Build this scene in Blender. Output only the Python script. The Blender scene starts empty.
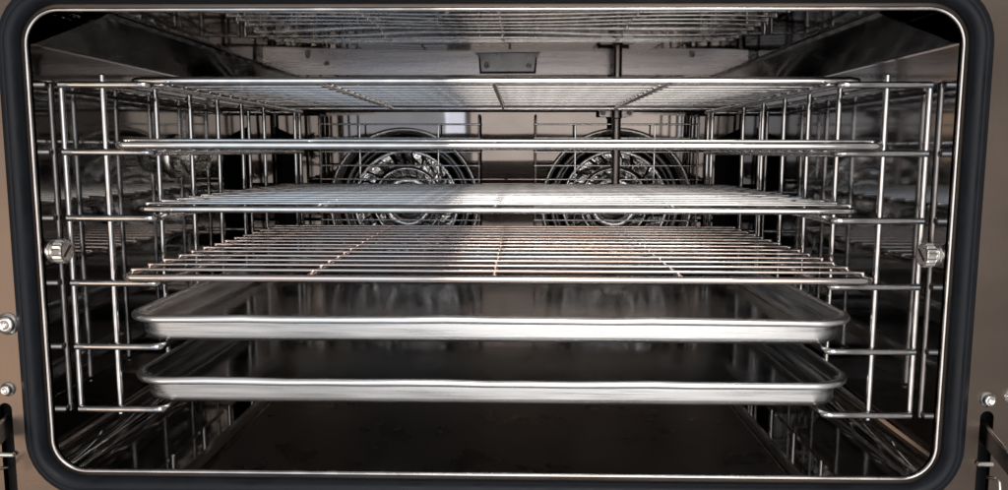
import bpy, bmesh, math, random
from mathutils import Vector, Matrix
random.seed(7)
SC = bpy.context.scene
COL = SC.collection

# ------------------------------------------------------------------ camera
def look(pos, pitch, yaw, roll):
    cp, sp, cy, sy = math.cos(pitch), math.sin(pitch), math.cos(yaw), math.sin(yaw)
    F = Vector((-sy*cp, cy*cp, -sp)); R = Vector((cy, sy, 0)); U = R.cross(F)
    R2 = R*math.cos(roll) + U*math.sin(roll); U2 = U*math.cos(roll) - R*math.sin(roll)
    m = Matrix((R2, U2, -F)).transposed().to_4x4(); m.translation = pos
    return m
cam = bpy.data.cameras.new('camera'); cam.sensor_width = 36; cam.lens = 790/1008*36
cam.clip_start = .02; cam.clip_end = 50
camo = bpy.data.objects.new('camera', cam); COL.objects.link(camo)
camo.matrix_world = look(Vector((.0254, -.6884, .0618)), .1184, .02, .0019)
SC.camera = camo

# ------------------------------------------------------------------ light
w = bpy.data.worlds.new('World'); SC.world = w; w.use_nodes = True
bg = w.node_tree.nodes['Background']
bg.inputs[0].default_value = (.40, .39, .388, 1); bg.inputs[1].default_value = 1.0
def area(name, loc, target, sx, sy, radiance, col):
    l = bpy.data.lights.new(name, 'AREA'); l.shape = 'RECTANGLE'; l.size = sx; l.size_y = sy
    l.energy = radiance*math.pi*sx*sy; l.color = col
    o = bpy.data.objects.new(name, l); COL.objects.link(o); o.location = loc
    o.rotation_euler = (Vector(target)-Vector(loc)).to_track_quat('-Z', 'Y').to_euler()
    return o
area('ceiling_lamp', (.35, -2.2, 1.75), (.1, .1, 0), 1.2, .22, 34.0, (1, .98, .96))
area('front_fill', (.42, -1.9, .05), (.38, 0, .05), 1.24, 2.9, 2.25, (1, .962, .935))  # unseen fill added behind the camera to brighten wires and pan fronts
area('tall_window', (-.46, -4.1, .16), (0, 0, 0), .16, .70, 6.0, (.68, .80, 1))
area('left_fill', (-.78, -2.1, .15), (-.3, 0, 0), .90, 2.3, 1.45, (.70, .83, 1))  # added bluish fill, lifts the left of the rods and back baffle
area('warm_fill', (-2.2, -2.7, -.55), (-.4, 0, 0), 1.1, 1.8, 2.6, (1, .76, .58))  # added warm fill in place of a bright wall, for the left front panel
SC.view_settings.view_transform = 'Standard'; SC.view_settings.look = 'None'
SC.view_settings.exposure = 0; SC.view_settings.gamma = 1
SC.render.engine = 'CYCLES'
SC.cycles.max_bounces = 16; SC.cycles.glossy_bounces = 14; SC.cycles.transmission_bounces = 8

# ------------------------------------------------------------------ materials
def mat(name, base, metallic, rough, var=0, rvar=0, scale=(20, 20, 20), bump=0, bscale=(6, 6, 6), detail=3, spec=None, base2=None):
    m = bpy.data.materials.new(name); m.use_nodes = True
    nt = m.node_tree; b = nt.nodes['Principled BSDF']
    b.inputs['Base Color'].default_value = (*base, 1); b.inputs['Metallic'].default_value = metallic
    b.inputs['Roughness'].default_value = rough
    if spec is not None: b.inputs['Specular IOR Level'].default_value = spec
    tc = nt.nodes.new('ShaderNodeTexCoord')
    def noise(sc, det):
        mp = nt.nodes.new('ShaderNodeMapping'); mp.inputs['Scale'].default_value = sc
        nt.links.new(tc.outputs['Object'], mp.inputs[0])
        n = nt.nodes.new('ShaderNodeTexNoise'); n.inputs['Scale'].default_value = 1; n.inputs['Detail'].default_value = det
        nt.links.new(mp.outputs[0], n.inputs['Vector']); return n
    if var or rvar:
        n = noise(scale, 5)
        if var:
            r = nt.nodes.new('ShaderNodeMix'); r.data_type = 'RGBA'
            r.inputs['A'].default_value = (*[c*(1-var) for c in base], 1)
            r.inputs['B'].default_value = (*(base2 or [min(1, c*(1+var)) for c in base]), 1)
            mr = nt.nodes.new('ShaderNodeMapRange'); mr.inputs[1].default_value = .3; mr.inputs[2].default_value = .7
            nt.links.new(n.outputs['Fac'], mr.inputs[0]); nt.links.new(mr.outputs[0], r.inputs['Factor'])
            nt.links.new(r.outputs['Result'], b.inputs['Base Color'])
        if rvar:
            mr = nt.nodes.new('ShaderNodeMapRange'); mr.inputs[1].default_value = .3; mr.inputs[2].default_value = .7
            mr.inputs[3].default_value = max(.01, rough-rvar); mr.inputs[4].default_value = rough+rvar
            nt.links.new(n.outputs['Fac'], mr.inputs[0]); nt.links.new(mr.outputs[0], b.inputs['Roughness'])
    if bump:
        n = noise(bscale, detail)
        bp = nt.nodes.new('ShaderNodeBump'); bp.inputs['Strength'].default_value = 1; bp.inputs['Distance'].default_value = bump
        nt.links.new(n.outputs['Fac'], bp.inputs['Height']); nt.links.new(bp.outputs[0], b.inputs['Normal'])
    return m
M = {
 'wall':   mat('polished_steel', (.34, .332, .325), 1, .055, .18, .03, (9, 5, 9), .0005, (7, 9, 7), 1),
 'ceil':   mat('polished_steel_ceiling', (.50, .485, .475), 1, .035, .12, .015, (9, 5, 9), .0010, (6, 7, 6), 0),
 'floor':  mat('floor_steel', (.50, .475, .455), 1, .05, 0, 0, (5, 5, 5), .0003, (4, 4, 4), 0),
 'back':   mat('back_steel', (.150, .130, .118), 1, .04, .25, .02, (6, 6, 9), .0003, (8, 8, 8), 1),
 'dull':   mat('dull_steel', (.060, .058, .057), 1, .14, .3, .06, (30, 3, 30)),
 'trim':   mat('satin_steel', (.36, .33, .32), 1, .27, .12, .05, (6, 6, 200)),
 'rod':    mat('chromed_wire', (.66, .645, .63), 1, .10, .12, .08, (60, 60, 60)),
 'rack':   mat('dull_rack_wire', (.46, .45, .445), 1, .11, .2, .08, (60, 60, 60)),
 'worn':   mat('heat_tinted_wire', (.70, .68, .665), 1, .11, .12, .06, (14, 30, 30), base2=(.70, .53, .45)),
 'alu':    mat('brushed_aluminium', (.77, .77, .765), 1, .31, .08, .09, (12, 12, 260), .00008, (30, 30, 900), 3),
 'alu_in': mat('inner_aluminium', (.42, .415, .41), 1, .13, .14, .05, (14, 14, 14), .0001, (20, 20, 20), 2),  # darker, smoother aluminium for the pan inside
 'lip':    mat('lip_steel', (.48, .45, .43), 1, .22, .2, .1, (40, 40, 40), .0004, (30, 30, 30), 2),
 'seal':   mat('seal_rubber', (.006, .0075, .0105), 0, .5, .35, .12, (45, 45, 45), .0003, (60, 60, 60), 3, .22),
 'fascia': mat('front_steel', (.150, .119, .098), 1, .33, .07, .05, (7, 7, 9), .00005, (500, 500, 700), 2),
 'dark':   mat('dark_iron', (.20, .19, .185), 1, .3, .3, .1, (30, 30, 30)),
 'pipe':   mat('dull_pipe', (.25, .225, .215), 1, .28, .3, .1, (40, 40, 40)),
 'void':   mat('recess_black', (.010, .010, .010), 0, .8),  # flat black painted in for the shade of recesses and gaps
 'screw':  mat('screw_steel', (.72, .69, .66), 1, .22, .1, .05, (200, 200, 200)),
 'fan':    mat('fan_steel', (.80, .79, .79), 1, .13, .2, .1, (50, 50, 50), .0022, (90, 90, 90), 2),
}
g = bpy.data.materials.new('lamp_glass'); g.use_nodes = True
pb = g.node_tree.nodes['Principled BSDF']; pb.inputs['Transmission Weight'].default_value = 1
pb.inputs['Roughness'].default_value = .02; pb.inputs['Base Color'].default_value = (.92, .93, .88, 1); pb.inputs['IOR'].default_value = 1.47
M['glass'] = g

# ------------------------------------------------------------------ helpers
def link(name, me, m, parent=None, smooth=True):
    if m is not None and not me.materials: me.materials.append(M[m])
    if smooth:
        for p in me.polygons: p.use_smooth = True
    o = bpy.data.objects.new(name, me); COL.objects.link(o)
    if parent: o.parent = parent
    return o
def thing(name, label, cat, loc, group=None):
    o = bpy.data.objects.new(name, None); COL.objects.link(o); o.location = loc; o.empty_display_size = .05
    o['label'] = label; o['category'] = cat
    if group: o['group'] = group
    return o
def mesh(vs, fs):
    me = bpy.data.meshes.new('m'); me.from_pydata([tuple(v) for v in vs], [], fs); me.update(); return me
def fillet(pts, r, n=5, closed=False):
    pts = [Vector(p) for p in pts]; out = []; N = len(pts)
    for i, p in enumerate(pts):
        if not closed and i in (0, N-1): out.append(p); continue
        a = (pts[i-1]-p).normalized(); b = (pts[(i+1) % N]-p).normalized()
        ang = a.angle(b); d = r/math.tan(ang/2); c = p+(a+b).normalized()*(r/math.sin(ang/2))
        s = p+a*d-c; e = p+b*d-c
        th = s.angle(e); ax = s.cross(e).normalized()
        out.append(p+a*(d+.0012))                 # keeps the straight runs' normals true
        for k in range(n+1): out.append(c+Matrix.Rotation(th*k/n, 3, ax) @ s)
        out.append(p+b*(d+.0012))
    return out
def tube(pts, r, seg=10, closed=False, cap=True, rough=0):
    pts = [Vector(p) for p in pts]; N = len(pts); vs = []; fs = []
    t0 = (pts[1]-pts[0]).normalized(); up = Vector((0, 0, 1)) if abs(t0.z) < .9 else Vector((1, 0, 0))
    nrm = t0.cross(up).normalized()
    for i in range(N):
        if closed: t = (pts[(i+1) % N]-pts[i-1]).normalized()
        elif i == 0: t = (pts[1]-pts[0]).normalized()
        elif i == N-1: t = (pts[-1]-pts[-2]).normalized()
        else: t = (pts[i+1]-pts[i-1]).normalized()
        nrm = (nrm-t*nrm.dot(t)).normalized(); bn = t.cross(nrm)
        for k in range(seg):
            a = 2*math.pi*k/seg; vs.append(pts[i]+(nrm*math.cos(a)+bn*math.sin(a))*r)
    for i in range(N if closed else N-1):
        j = (i+1) % N
        for k in range(seg):
            k2 = (k+1) % seg; fs.append((i*seg+k, i*seg+k2, j*seg+k2, j*seg+k))
    if cap and not closed:
        for (i, s) in ((0, -1), (N-1, 1)):     # rounded end
            t = (pts[1]-pts[0]).normalized() if i == 0 else (pts[-1]-pts[-2]).normalized()
            b0 = len(vs); c = pts[i]
            e0 = b0; vs += [vs[i*seg+k].copy() for k in range(seg)]; b0 += seg
            for k in range(seg): vs.append(c+(vs[e0+k]-c)*.62+t*s*r*.45)
            vs.append(c+t*s*r*.62)
            for k in range(seg):
                k2 = (k+1) % seg; fs.append((e0+k, b0+k, b0+k2, e0+k2)); fs.append((b0+k, b0+seg, b0+k2))
    return mesh(vs, fs)
def lathe(prof, seg=40, axis='Y'):
    """prof: (radius, height along axis)"""
    vs = []; fs = []
    for (r, h) in prof:
        for k in range(seg):
            a = 2*math.pi*k/seg; c, s = r*math.cos(a), r*math.sin(a)
            vs.append({'Y': (c, h, s), 'X': (h, c, s), 'Z': (c, s, h)}[axis])
    for i in range(len(prof)-1):
        for k in range(seg):
            k2 = (k+1) % seg; fs.append((i*seg+k, i*seg+k2, (i+1)*seg+k2, (i+1)*seg+k))
    return mesh(vs, fs)
def box(x0, x1, y0, y1, z0, z1, bev=0):
    bm = bmesh.new(); bmesh.ops.create_cube(bm, size=1)
    for v in bm.verts: v.co = Vector(((x0+x1)/2+v.co.x*(x1-x0), (y0+y1)/2+v.co.y*(y1-y0), (z0+z1)/2+v.co.z*(z1-z0)))
    if bev: bmesh.ops.bevel(bm, geom=bm.edges[:], offset=bev, segments=2, affect='EDGES')
    me = bpy.data.meshes.new('m'); bm.to_mesh(me); bm.free(); return me
def prism_y(poly, y0, y1):
    n = len(poly); vs = [(x, y0, z) for x, z in poly]+[(x, y1, z) for x, z in poly]
    fs = [tuple(range(n)), tuple(range(2*n-1, n-1, -1))]+[(i, i+n, (i+1) % n+n, (i+1) % n) for i in range(n)]
    me = mesh(vs, fs); bm = bmesh.new(); bm.from_mesh(me); bmesh.ops.recalc_face_normals(bm, faces=bm.faces); bm.to_mesh(me); bm.free()
    return me
def cut(me, cutters):
    o = bpy.data.objects.new('t', me); COL.objects.link(o); cs = []
    for c in cutters:
        k = bpy.data.objects.new('c', c); COL.objects.link(k); cs.append(k)
        md = o.modifiers.new('b', 'BOOLEAN'); md.operation = 'DIFFERENCE'; md.solver = 'EXACT'; md.object = k
    dg = bpy.context.evaluated_depsgraph_get(); dg.update()
    r = bpy.data.meshes.new_from_object(o.evaluated_get(dg))
    for k in cs+[o]: bpy.data.objects.remove(k)
    return r
def rrect(x0, x1, z0, z1, r, n=8):
    """counter-clockwise rounded rectangle seen from -Y"""
    out = []
    for cx, cz, a0 in ((x1-r, z0+r, -90), (x1-r, z1-r, 0), (x0+r, z1-r, 90), (x0+r, z0+r, 180)):
        for k in range(n+1):
            a = math.radians(a0+90*k/n); out.append((cx+r*math.cos(a), cz+r*math.sin(a)))
    return out

# ------------------------------------------------------------------ measures
WX, ZT, ZB, R0 = .3798, .1745, -.2165, .027     # chamber half width, ceiling, floor, cove radius
YF, YB = -.028, .55                            # mouth and back
Z1, DZ = .1182, .0580                          # top rail and rail pitch
PA, PB_, PE = .3751, .3386, .2966              # wall post, guide post, rail line
RR, RP = .0030, .0027                          # rail, post radius
LV = [Z1-DZ*k for k in range(6)]

# ------------------------------------------------------------------ the oven
oven = thing('convection_oven', 'open stainless steel convection oven chamber with two fans, black door seal and brownish front frame', 'oven', (0, 0, ZB))
def part(name, me, m, parent=None, smooth=True, at=None):
    o = link(name, me, m, None, smooth)
    if at: o.location = at
    p = parent or oven
    if p is oven: o.parent = oven; o.location = Vector(o.location)-Vector((0, 0, ZB))
    else: o.parent = p
    return o
# chamber shell: swept rounded profile, split into floor, two side walls and ceiling
prof = rrect(-WX, WX, ZB, ZT, R0, 8)
def strip(idx, nY=2):
    pts = [Vector(prof[i % len(prof)]) for i in idx]; q = [pts[0]]
    for a, b in zip(pts[:-1], pts[1:]):               # flat runs get a guard row at each end
        if (b-a).length > .1: u = (b-a).normalized()*.0015; q += [a+u, b-u]
        q.append(b)
    pts = q; vs = []; fs = []
    ys = [YF+(YB+.014-YF)*k/nY for k in range(nY+1)]
    for y in ys: vs += [(x, y, z) for x, z in pts]
    n = len(pts)
    for j in range(nY):
        for i in range(n-1): fs.append((j*n+i, (j+1)*n+i, (j+1)*n+i+1, j*n+i+1))
    return mesh(vs, fs)
N9 = 9
part('floor_panel', strip(list(range(27, 36))+list(range(0, 9))), 'floor')          # with both coves
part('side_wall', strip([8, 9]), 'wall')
part('ceiling_panel', strip(list(range(9, 27))), 'ceil')
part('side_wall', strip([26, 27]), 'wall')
for sg in (-1, 1):                                            # sloping panel between side wall and ceiling
    q = [(sg*(WX-.0004), .1490), (sg*(WX-.0050), .1500), (sg*.318, .1712), (sg*.314, .1738)]
    cp = mesh([(x, y, z) for y in (YF+.001, YB+.01) for x, z in q], [(i, i+4, i+5, i+1) for i in range(3)])
    part('corner_panel', cp, 'dull', smooth=False)
# back baffle with fan mouths and side air slots
FC = [(-.157, -.021), (.177, -.021)]; FR = .116
sl = lambda s, xa, xb: [(s*xa, -.15), (s*xb, -.15), (s*xb, .080), (s*xa, .099)]
def circ(c, r, n=72): return [(c[0]+r*math.cos(2*math.pi*k/n), c[1]+r*math.sin(2*math.pi*k/n)) for k in range(n)]
me = cut(box(-WX, WX, YB, YB+.0025, ZB, ZT), [prism_y(circ(c, FR), YB-.02, YB+.02) for c in FC] +
         [prism_y(sl(-1, .358, .316), YB-.02, YB+.02), prism_y(sl(1, .369, .328), YB-.02, YB+.02)])
TILT = .026                                                   # the baffle leans, its top nearer the mouth
for v in me.vertices: v.co.y += (ZT-v.co.z)*TILT
bk = part('back_baffle', me, 'back', smooth=False)
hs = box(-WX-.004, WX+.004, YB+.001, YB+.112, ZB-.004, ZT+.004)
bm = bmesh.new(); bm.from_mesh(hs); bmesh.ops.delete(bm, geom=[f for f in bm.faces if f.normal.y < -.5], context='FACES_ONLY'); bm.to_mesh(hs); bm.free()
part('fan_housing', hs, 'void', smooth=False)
part('baffle_trim', box(-.372, .372, YB-.0022, YB-.0002, .1325, ZT-.004, .0006), 'trim', smooth=False)
br = part('bracket', prism_y([(-.042, .142), (-.036, .147), (-.034, .166), (.046, .166), (.048, .147), (.054, .142)], YB-.0095, YB-.0025), 'dark', smooth=False)
part('bracket_shadow', prism_y([(-.0450, .1395), (-.0385, .1455), (-.0370, .1688), (.0490, .1688), (.0505, .1455), (.0570, .1395)], YB-.0050, YB-.0024), 'void', smooth=False)  # black plate added as the dark shadow outline round the bracket
def screw(x, y, z, r, parent=None, m='screw', slot=0):
    o = part('screw', lathe([(r*1.0, 0), (r*1.0, -r*.25), (r*.8, -r*.55), (r*.4, -r*.62), (r*.36, -r*.3), (0, -r*.3)], 20), m, None, True, (x, y, z))
    return o
for x, z in ((-.302, .1405), (-.273, .1525), (.287, .1405), (-.026, .157), (.038, .157)): screw(x, YB-.0095 if abs(x) < .1 else YB-.0022, z, .0042, m='pipe')
for c in FC:
    part('fan_ring', lathe([(FR+.004, -.0005), (FR+.003, -.004), (FR, -.0055), (FR-.003, -.004), (FR-.004, 0), (FR-.004, .024), (FR-.006, .026)], 72), 'lip', at=(c[0], YB+.0052, c[1]))
    for r, y in ((.100, .034), (.094, .048), (.101, .060)):
        part('heating_coil', tube([(r*math.cos(2*math.pi*k/64), 0, r*math.sin(2*math.pi*k/64)) for k in range(64)], .0038, 8, True), 'dark', at=(c[0], YB+y, c[1]))
    fan = part('fan', lathe([(.0, .082), (.082, .082), (.083, .080), (.082, .078), (.02, .078)], 56), 'dark', at=(c[0], YB, c[1]))
    fr = link('fan_rim', lathe([(.084, .030), (.0850, .027), (.084, .025), (.0805, .025), (.0795, .027), (.0805, .030), (.084, .030)], 56), 'fan', fan)
    link('inlet_ring', lathe([(.056, .046), (.057, .041), (.0545, .038), (.0525, .041), (.0535, .046)], 48), 'fan', fan)
    link('inlet_ring', lathe([(.040, .050), (.042, .044), (.038, .040), (.030, .042), (.028, .050)], 48), 'fan', fan)
    link('hub', lathe([(.022, .078), (.022, .056), (.014, .052), (.012, .040), (.007, .037), (0, .037)], 28), 'screw', fan)
    for cnt, r0, r1, y0, y1, ph in ((30, .060, .0805, .030, .052, 0), (22, .0435, .0525, .040, .054, .1)):
        kinds = []
        for v in range(6):
            tw = (-.003, .002, .005, .000, .0035, -.0015)[v]; vs = []; n = 4; wd = math.pi/cnt*1.0
            for i in range(n):
                r = r0+(r1-r0)*i/(n-1); a0 = .10*(i/(n-1))**1.3; bow = .0016*math.sin(i*1.9+v)
                for y, a in ((y0+bow, a0-wd*.8), (y0+tw-bow, a0+wd*.8)):
                    for d in (-.0005, .0005): vs.append((r*math.cos(a), y+d, r*math.sin(a)))
            fs = []
            for i in range(n-1):
                q = i*4
                for p, e in ((0, 2), (2, 3), (3, 1), (1, 0)): fs.append((q+p, q+e, q+4+e, q+4+p))
            kinds.append(mesh(vs, fs))
        for k in range(cnt):
            o = link('blade', kinds[random.randrange(6)], 'fan', fan, False); o.rotation_euler = (random.uniform(-.03, .03), 2*math.pi*k/cnt+ph+random.uniform(-.03, .03), random.uniform(-.03, .03))
# fan guards
def guard(xs, zt, zb, ztop):
    y = YB-.024
    f = part('fan_guard', tube(fillet([(xs[0], YB-.001, ztop), (xs[0], y, ztop), (xs[0], y, zb), (xs[0], YB-.001, zb)], .006), .0017, 8), 'pipe')
    link('post', tube(fillet([(xs[3], YB-.001, ztop), (xs[3], y, ztop), (xs[3], y, zb), (xs[3], YB-.001, zb)], .006), .0017, 8), 'pipe', f)
    for x in xs[1:3]: link('post', tube([(x, y+.0026, zt), (x, y+.0026, zb)], .0013, 8), 'rod', f)
    wm = tube([(xs[0]-.002, 0, 0), (xs[3]+.002, 0, 0)], .0012, 8)
    k = 0; z = zt
    while z > zb-.001:
        o = link('wire', wm, 'rod', f); o.location = (0, y-.0024, z); z -= .0209
guard((-.281, -.2204, -.0997, -.0372), .1022, -.149, .116)
guard((.0489, .1095, .230, .2951), .1026, -.149, .116)
# water pipe in front of the right fan
pp = part('water_pipe', tube([(.170, YB-.036, ZT), (.170, YB-.036, -.012)], .0064, 18), 'pipe')
link('pipe_bracket', box(.1450, .1955, YB-.028, YB-.0255, .1135, .1265, .001), 'trim', pp, False)
link('pipe_collar', tube([(.170, YB-.036, .1115), (.170, YB-.036, .1285)], .0078, 18), 'pipe', pp)
for x in (.1505, .190): link('bracket_screw', lathe([(.0042, 0), (.0040, -.0012), (.002, -.0018), (.0016, -.0006), (0, -.0006)], 16), 'pipe', pp).location = (x, YB-.028, .120)
# glass oven lamp on the left side wall
lc = part('lamp_cover', lathe([(.0235, .004), (.0235, .026), (.0215, .036), (.0165, .0425), (.009, .0455), (0, .0460), (0, .0440), (.008, .0436), (.015, .0408), (.0195, .035), (.0212, .026), (.0212, .004), (.0235, .004)], 108, 'X'), 'glass', at=(-WX, .237, .055))
for v in lc.data.vertices:                                    # ribbed glass
    if v.co.x < .036 and math.hypot(v.co.y, v.co.z) > .022:
        k = 1+.018*math.cos(18*math.atan2(v.co.z, v.co.y)); v.co.y *= k; v.co.z *= k
lc.scale = (.9, .9, .9)
link('lamp_socket', lathe([(.029, 0), (.029, .004), (.026, .006), (.0205, .006), (.0205, .003), (0, .003)], 36, 'X'), 'screw', lc)
link('lamp_bulb', lathe([(.006, .003), (.006, .014), (.0085, .020), (.0085, .028), (.005, .033), (0, .034)], 20, 'X'), 'rod', lc)
# thumbscrews holding the side racks
for s in (-1, 1):
    ks = []
    prof_t = [(.0052, 0), (.0052, .004), (.0098, .0045), (.0098, .0062), (.0086, .0068), (.0086, .0085), (.0098, .0092), (.0102, .0105), (.0102, .0172), (.0096, .0188), (.0082, .0192), (0, .0192)]
    t = part('thumbscrew', lathe([(r, h*s*-.86) for r, h in prof_t], 36, 'X'), 'screw', at=(s*WX, -.0225, -.0243))
    for v in t.data.vertices:                                   # knurl on the grip
        if (.0104*.86) < abs(v.co.x) < (.0173*.86):
            a = math.atan2(v.co.z, v.co.y); k = 1+.05*(1 if int(round(a/(2*math.pi)*36)) % 2 else -1)
            v.co.y *= k; v.co.z *= k
    for p in t.data.polygons: p.use_smooth = False
    bx = box(-.0004, .0004, -.0065, .0065, -.0009, .0009); so = link('screw_slot', bx, 'void', t, False)
    so.location = (-s*.0166, 0, 0); so.rotation_euler = (math.radians(40), 0, 0)
# mouth: bright rolled lip, flange, rubber seal, front panel
def ring(offs, cz=0):
    """sweep a profile of (outward offset, y) round the mouth"""
    vs = []; fs = []; loops = []
    for off, y in offs:
        L = rrect(-WX-off-.0012, WX+off+.0012, ZB-off, ZT+off, max(.004, R0+off), 10); loops.append(len(vs)); n = len(L); vs += [(x, y, z) for x, z in L]
    for a, b in zip(loops[:-1], loops[1:]):
        for i in range(n): fs.append((a+i, a+(i+1) % n, b+(i+1) % n, b+i))
    return mesh(vs, fs)
def arc(c0, c1, r, a0, a1, n): return [(c0+r*math.cos(math.radians(a0+(a1-a0)*k/n)), c1-r*math.sin(math.radians(a0+(a1-a0)*k/n))) for k in range(n+1)]
part('opening_lip', ring([(0, YF)]+arc(.0017, YF-.0017, .0017, 180, 20, 8)), 'lip')
part('seal_flange', ring([(.0030, YF-.0009), (.0050, YF-.0007), (.0085, YF-.0007)]), 'fascia')
part('door_seal', ring([(.0060, YF+.001), (.0066, YF-.006), (.0085, YF-.0095), (.0115, YF-.0115), (.0145, YF-.0118), (.0155, YF-.0104), (.0163, YF-.0103), (.0172, YF-.0108), (.0196, YF-.0085), (.0212, YF-.0062), (.0228, YF-.0052), (.0246, YF-.0040), (.0252, YF)]), 'seal')
outer = [(-.62, -.44), (.62, -.44), (.62, .40), (-.62, .40)]
fr_c = [prism_y(rrect(-WX-.010, WX+.010, ZB-.010, ZT+.010, R0+.010, 8), YF-.02, YF+.05)]
def slot(x, zt, zb, hw=.0058):
    return [(x+hw, zb), ]+[(x+hw*math.cos(a), zt-hw+hw*math.sin(a)) for a in [math.pi*k/10 for k in range(11)]]+[(x-hw, zb)]
SX = (-.4235, .4245)
for x in SX: fr_c.append(prism_y(slot(x, -.1575, -.262), YF-.02, YF+.05))
part('front_panel', cut(prism_y(outer, YF-.0006, YF+.0018), fr_c), 'fascia', smooth=False)
hs = box(-.6195, .6195, YF+.003, .72, -.4395, .3995)            # outer casing behind the front panel
bm = bmesh.new(); bm.from_mesh(hs); bmesh.ops.delete(bm, geom=[f for f in bm.faces if f.normal.y < -.5], context='FACES_ONLY'); bm.to_mesh(hs); bm.free()
part('casing', hs, 'fascia', smooth=False)
for x, s in zip(SX, (-1, 1)):
    part('hinge_pocket', box(x-.0145, x+.0145, YF+.018, YF+.020, -.275, -.140), 'void', smooth=False)
    # arm: a steel bar leaving the slot toward the opened door
    n0 = Vector((x, YF+.010, -.1675)); n1 = Vector((x, YF-.145, -.2195))
    vs = []
    for p in (n0, n1):
        for dx, dz in ((-.0016, 0), (.0016, 0), (.0016, -.016), (-.0016, -.016)): vs.append((p.x+dx, p.y, p.z+dz))
    arm = part('hinge_arm', mesh(vs, [(0, 1, 2, 3), (4, 7, 6, 5), (0, 4, 5, 1), (1, 5, 6, 2), (2, 6, 7, 3), (3, 7, 4, 0)]), 'dark', smooth=False)
    link('arm_highlight', tube([n0+Vector((0, 0, .0006)), n1+Vector((0, 0, .0006))], .0017, 8), 'screw', arm)  # bright strip painted in as the highlight along the arm's top
    link('hinge_pin', tube([(x-.006, YF-.003, -.2035), (x+.006, YF-.003, -.2035)], .0022, 10), 'screw', arm)
    link('hinge_hook', tube(fillet([(x+.001, YF-.006, -.214), (x+.001, YF-.022, -.209), (x+.001, YF-.026, -.226)], .004), .0014, 8), 'screw', arm)
def cap_screw(x, z, r):
    b = part('bolt', lathe([(r*1.35, 0), (r*1.35, -.0008), (r*1.05, -.0012), (r, -.0035), (r*.8, -.0052), (r*.5, -.0056), (r*.42, -.003), (0, -.003)], 24), 'screw', at=(x, YF-.0008, z))
    return b
cap_screw(-.4155, -.0870, .0072); cap_screw(-.4195, -.1450, .0046); cap_screw(.4235, -.1472, .0050); cap_screw(.4440, -.1440, .0050)

# ------------------------------------------------------------------ side racks
def side_rack(s, label):
    t = thing('side_rack', label, 'rack', (s*PB_, .22, LV[5]-.006), 'wire side racks holding the shelves')
    off = Vector((s*PB_, .22, LV[5]-.006))
    def P(name, me, at=(0, 0, 0)):
        o = link(name, me, 'rack', t); o.location = Vector(at)-off; return o
    rm = tube(fillet([(s*(PA-.001), 0, 0), (s*PE, 0, 0), (s*PE, .487, 0), (s*(PA-.001), .487, 0)], .0065), RR, 12)
    for z in LV: P('support_rail', rm, (0, 0, z))
    yo = RR+RP-.0012
    pm = tube([(0, 0, LV[5]-.0052), (0, 0, LV[0]+.0085)], RP, 12)
    pm2 = tube([(0, 0, LV[5]-.0022), (0, 0, LV[0]+.0012)], RP, 12)
    P('post', pm2, (s*PA, yo, 0)); P('post', pm2, (s*PA, .487-yo, 0))
    for i, y in enumerate((yo, .105, .187, .267, .350, .440)):
        P('post', pm, (s*PB_, y, 0))
    # depth bars tying the guide posts together behind every rail
    dm = tube([(0, 0, 0), (0, .482, 0)], .0020, 10)
    for z in (LV[0], LV[5]): P('tie_bar', dm, (s*(PB_+.0045), .003, z+.0))
    for y in (.458, .487-yo): P('post', pm2, (s*(PE+.003), y, 0))
    return t
side_rack(-1, 'chromed wire side rack on the wall with the round glass lamp')
side_rack(1, 'chromed wire side rack on the bare wall, opposite the glass lamp')

# ------------------------------------------------------------------ wire shelves
RF, RW = .0032, .0016
def shelf(y0, lv, dx, label, m='rod'):
    z = LV[lv]+RR+RF
    t = thing('wire_shelf', label, 'shelf', (dx, y0+.23, z-RF), 'wire oven shelves')
    hw = .3312-RF; D = .46
    def P(name, me, at=(0, 0, 0), mm=m):
        o = link(name, me, mm, t); o.location = at; return o
    P('outer_frame', tube(fillet([(-hw, -D/2, RF), (hw, -D/2, RF), (hw, D/2, RF), (-hw, D/2, RF)], .009, 6, True), RF, 12, True))
    wm = tube([(-hw-.001, 0, 0), (hw+.001, 0, 0)], RW, 10)
    bm = bmesh.new(); bm.from_mesh(wm)                         # weld beads where the wire crosses the bars and the frame
    for x in (-hw, -.1645, 0, .1645, hw):
        bmesh.ops.create_icosphere(bm, subdivisions=1, radius=.0026, matrix=Matrix.Translation((x, .0004, -.0010)) @ Matrix.Diagonal((1.25, 1.0, .85, 1)))
    bm.to_mesh(wm); bm.free()
    for k in range(14):
        o = P('wire', wm, (random.uniform(-.0008, .0008), -D/2+.020+.0325*k+random.uniform(-.0006, .0006), 2*RF+RW-.0006))
        o.rotation_euler = (0, 0, random.uniform(-.001, .001))
    sm = tube([(0, -D/2, 0), (0, D/2, 0)], .0024, 10)
    for x in (-.1645, 0, .1645): P('support_bar', sm, (x, 0, RF+.0005))
    return t
shelf(.034, 0, .0005, 'topmost wire shelf, seen from below just under the oven ceiling')
shelf(-.009, 1, .0045, 'wire shelf second from the top, seen edge-on as one bright bar')
shelf(.028, 2, .0025, 'wire shelf third from the top, its wires bunched into a narrow band')
shelf(-.006, 3, .0030, 'lowest wire shelf, seen from above over the sheet pans', 'worn')

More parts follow.
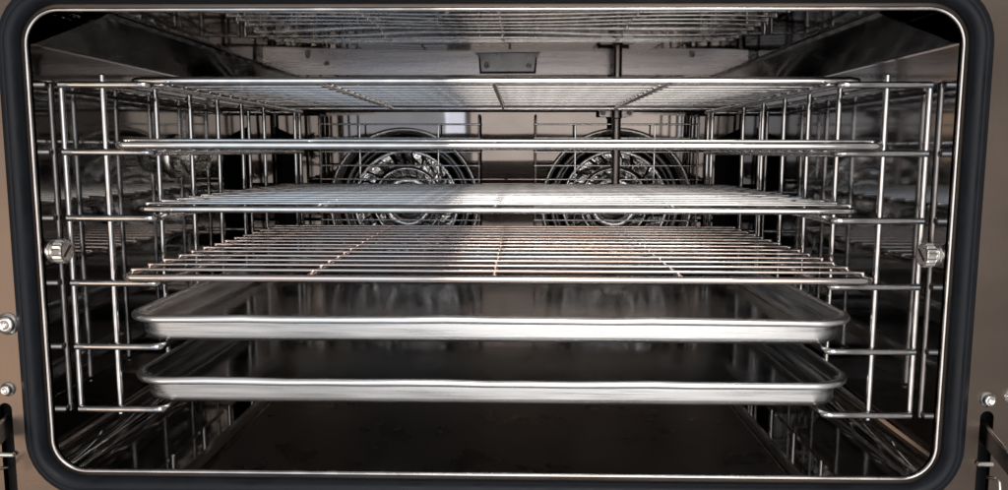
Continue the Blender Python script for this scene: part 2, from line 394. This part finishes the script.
# ------------------------------------------------------------------ sheet pans
def pan(y0, lv, label, dx=-.0038):
    z = LV[lv]+RR
    t = thing('sheet_pan', label, 'pan', (dx, y0+.23, z), 'aluminium sheet pans')
    W, D, H, RC = .3325, .23, .0265, .040
    def loops(seq, name, m, close=False):
        vs = []; fs = []; st = []
        for ins, h in seq:
            L0 = rrect(-W+ins, W-ins, -D+ins, D-ins, max(.006, RC-ins*.9), 12); L = []
            for (ax, ay), (cx, cy) in zip(L0, L0[1:]+L0[:1]):
                L.append((ax, ay))
                if abs(ax-cx)+abs(ay-cy) > .1: L += [(ax+(cx-ax)*k/16, ay+(cy-ay)*k/16) for k in range(1, 16)]
            st.append(len(vs)); n = len(L); vs += [(x, y, h+(h/H)**2*(.0005*math.sin(9*x+lv*2)+.0004*math.sin(31*x+7*y+lv)+.0003*math.sin(67*x+lv))) for x, y in L]
        prs = list(zip(st[:-1], st[1:]))+([(st[-1], st[0])] if close else [])
        for a, b in prs:
            for i in range(n): fs.append((a+i, b+i, b+(i+1) % n, a+(i+1) % n))
        if not close:
            ngon = tuple(range(st[-1], st[-1]+n)); fs.append(ngon)
        me = mesh(vs, fs); bm = bmesh.new(); bm.from_mesh(me)
        bmesh.ops.recalc_face_normals(bm, faces=bm.faces); bm.to_mesh(me); bm.free()
        return link(name, me, m, t)
    # wall outside and underside
    loops([(.0060, H-.0045), (.0094, H-.0068), (.0102, H-.0080), (.0104, H-.0088), (.0114, .0066), (.0117, .0056), (.0132, .0026), (.0172, .0006), (.024, 0), (.0255, 0), (.06, 0)], 'pan_wall', 'alu')
    # inside: wall and floor
    loops([(.0078, H-.0022), (.0098, H-.0045), (.0122, H-.010), (.0150, .0066), (.0178, .0030), (.0230, .0012), (.0245, .0012), (.06, .0012)], 'pan_floor', 'alu_in')
    # rolled rim
    r = .0037; loops([(.0042+r*math.cos(a), H-r+r*math.sin(a)*.95) for a in [2*math.pi*k/14 for k in range(14)]], 'rolled_rim', 'alu', True)
    return t
pan(-.004, 4, 'upper aluminium sheet pan, right under the lowest wire shelf')
pan(-.002, 5, 'lower aluminium sheet pan, nearest the oven floor', -.003)
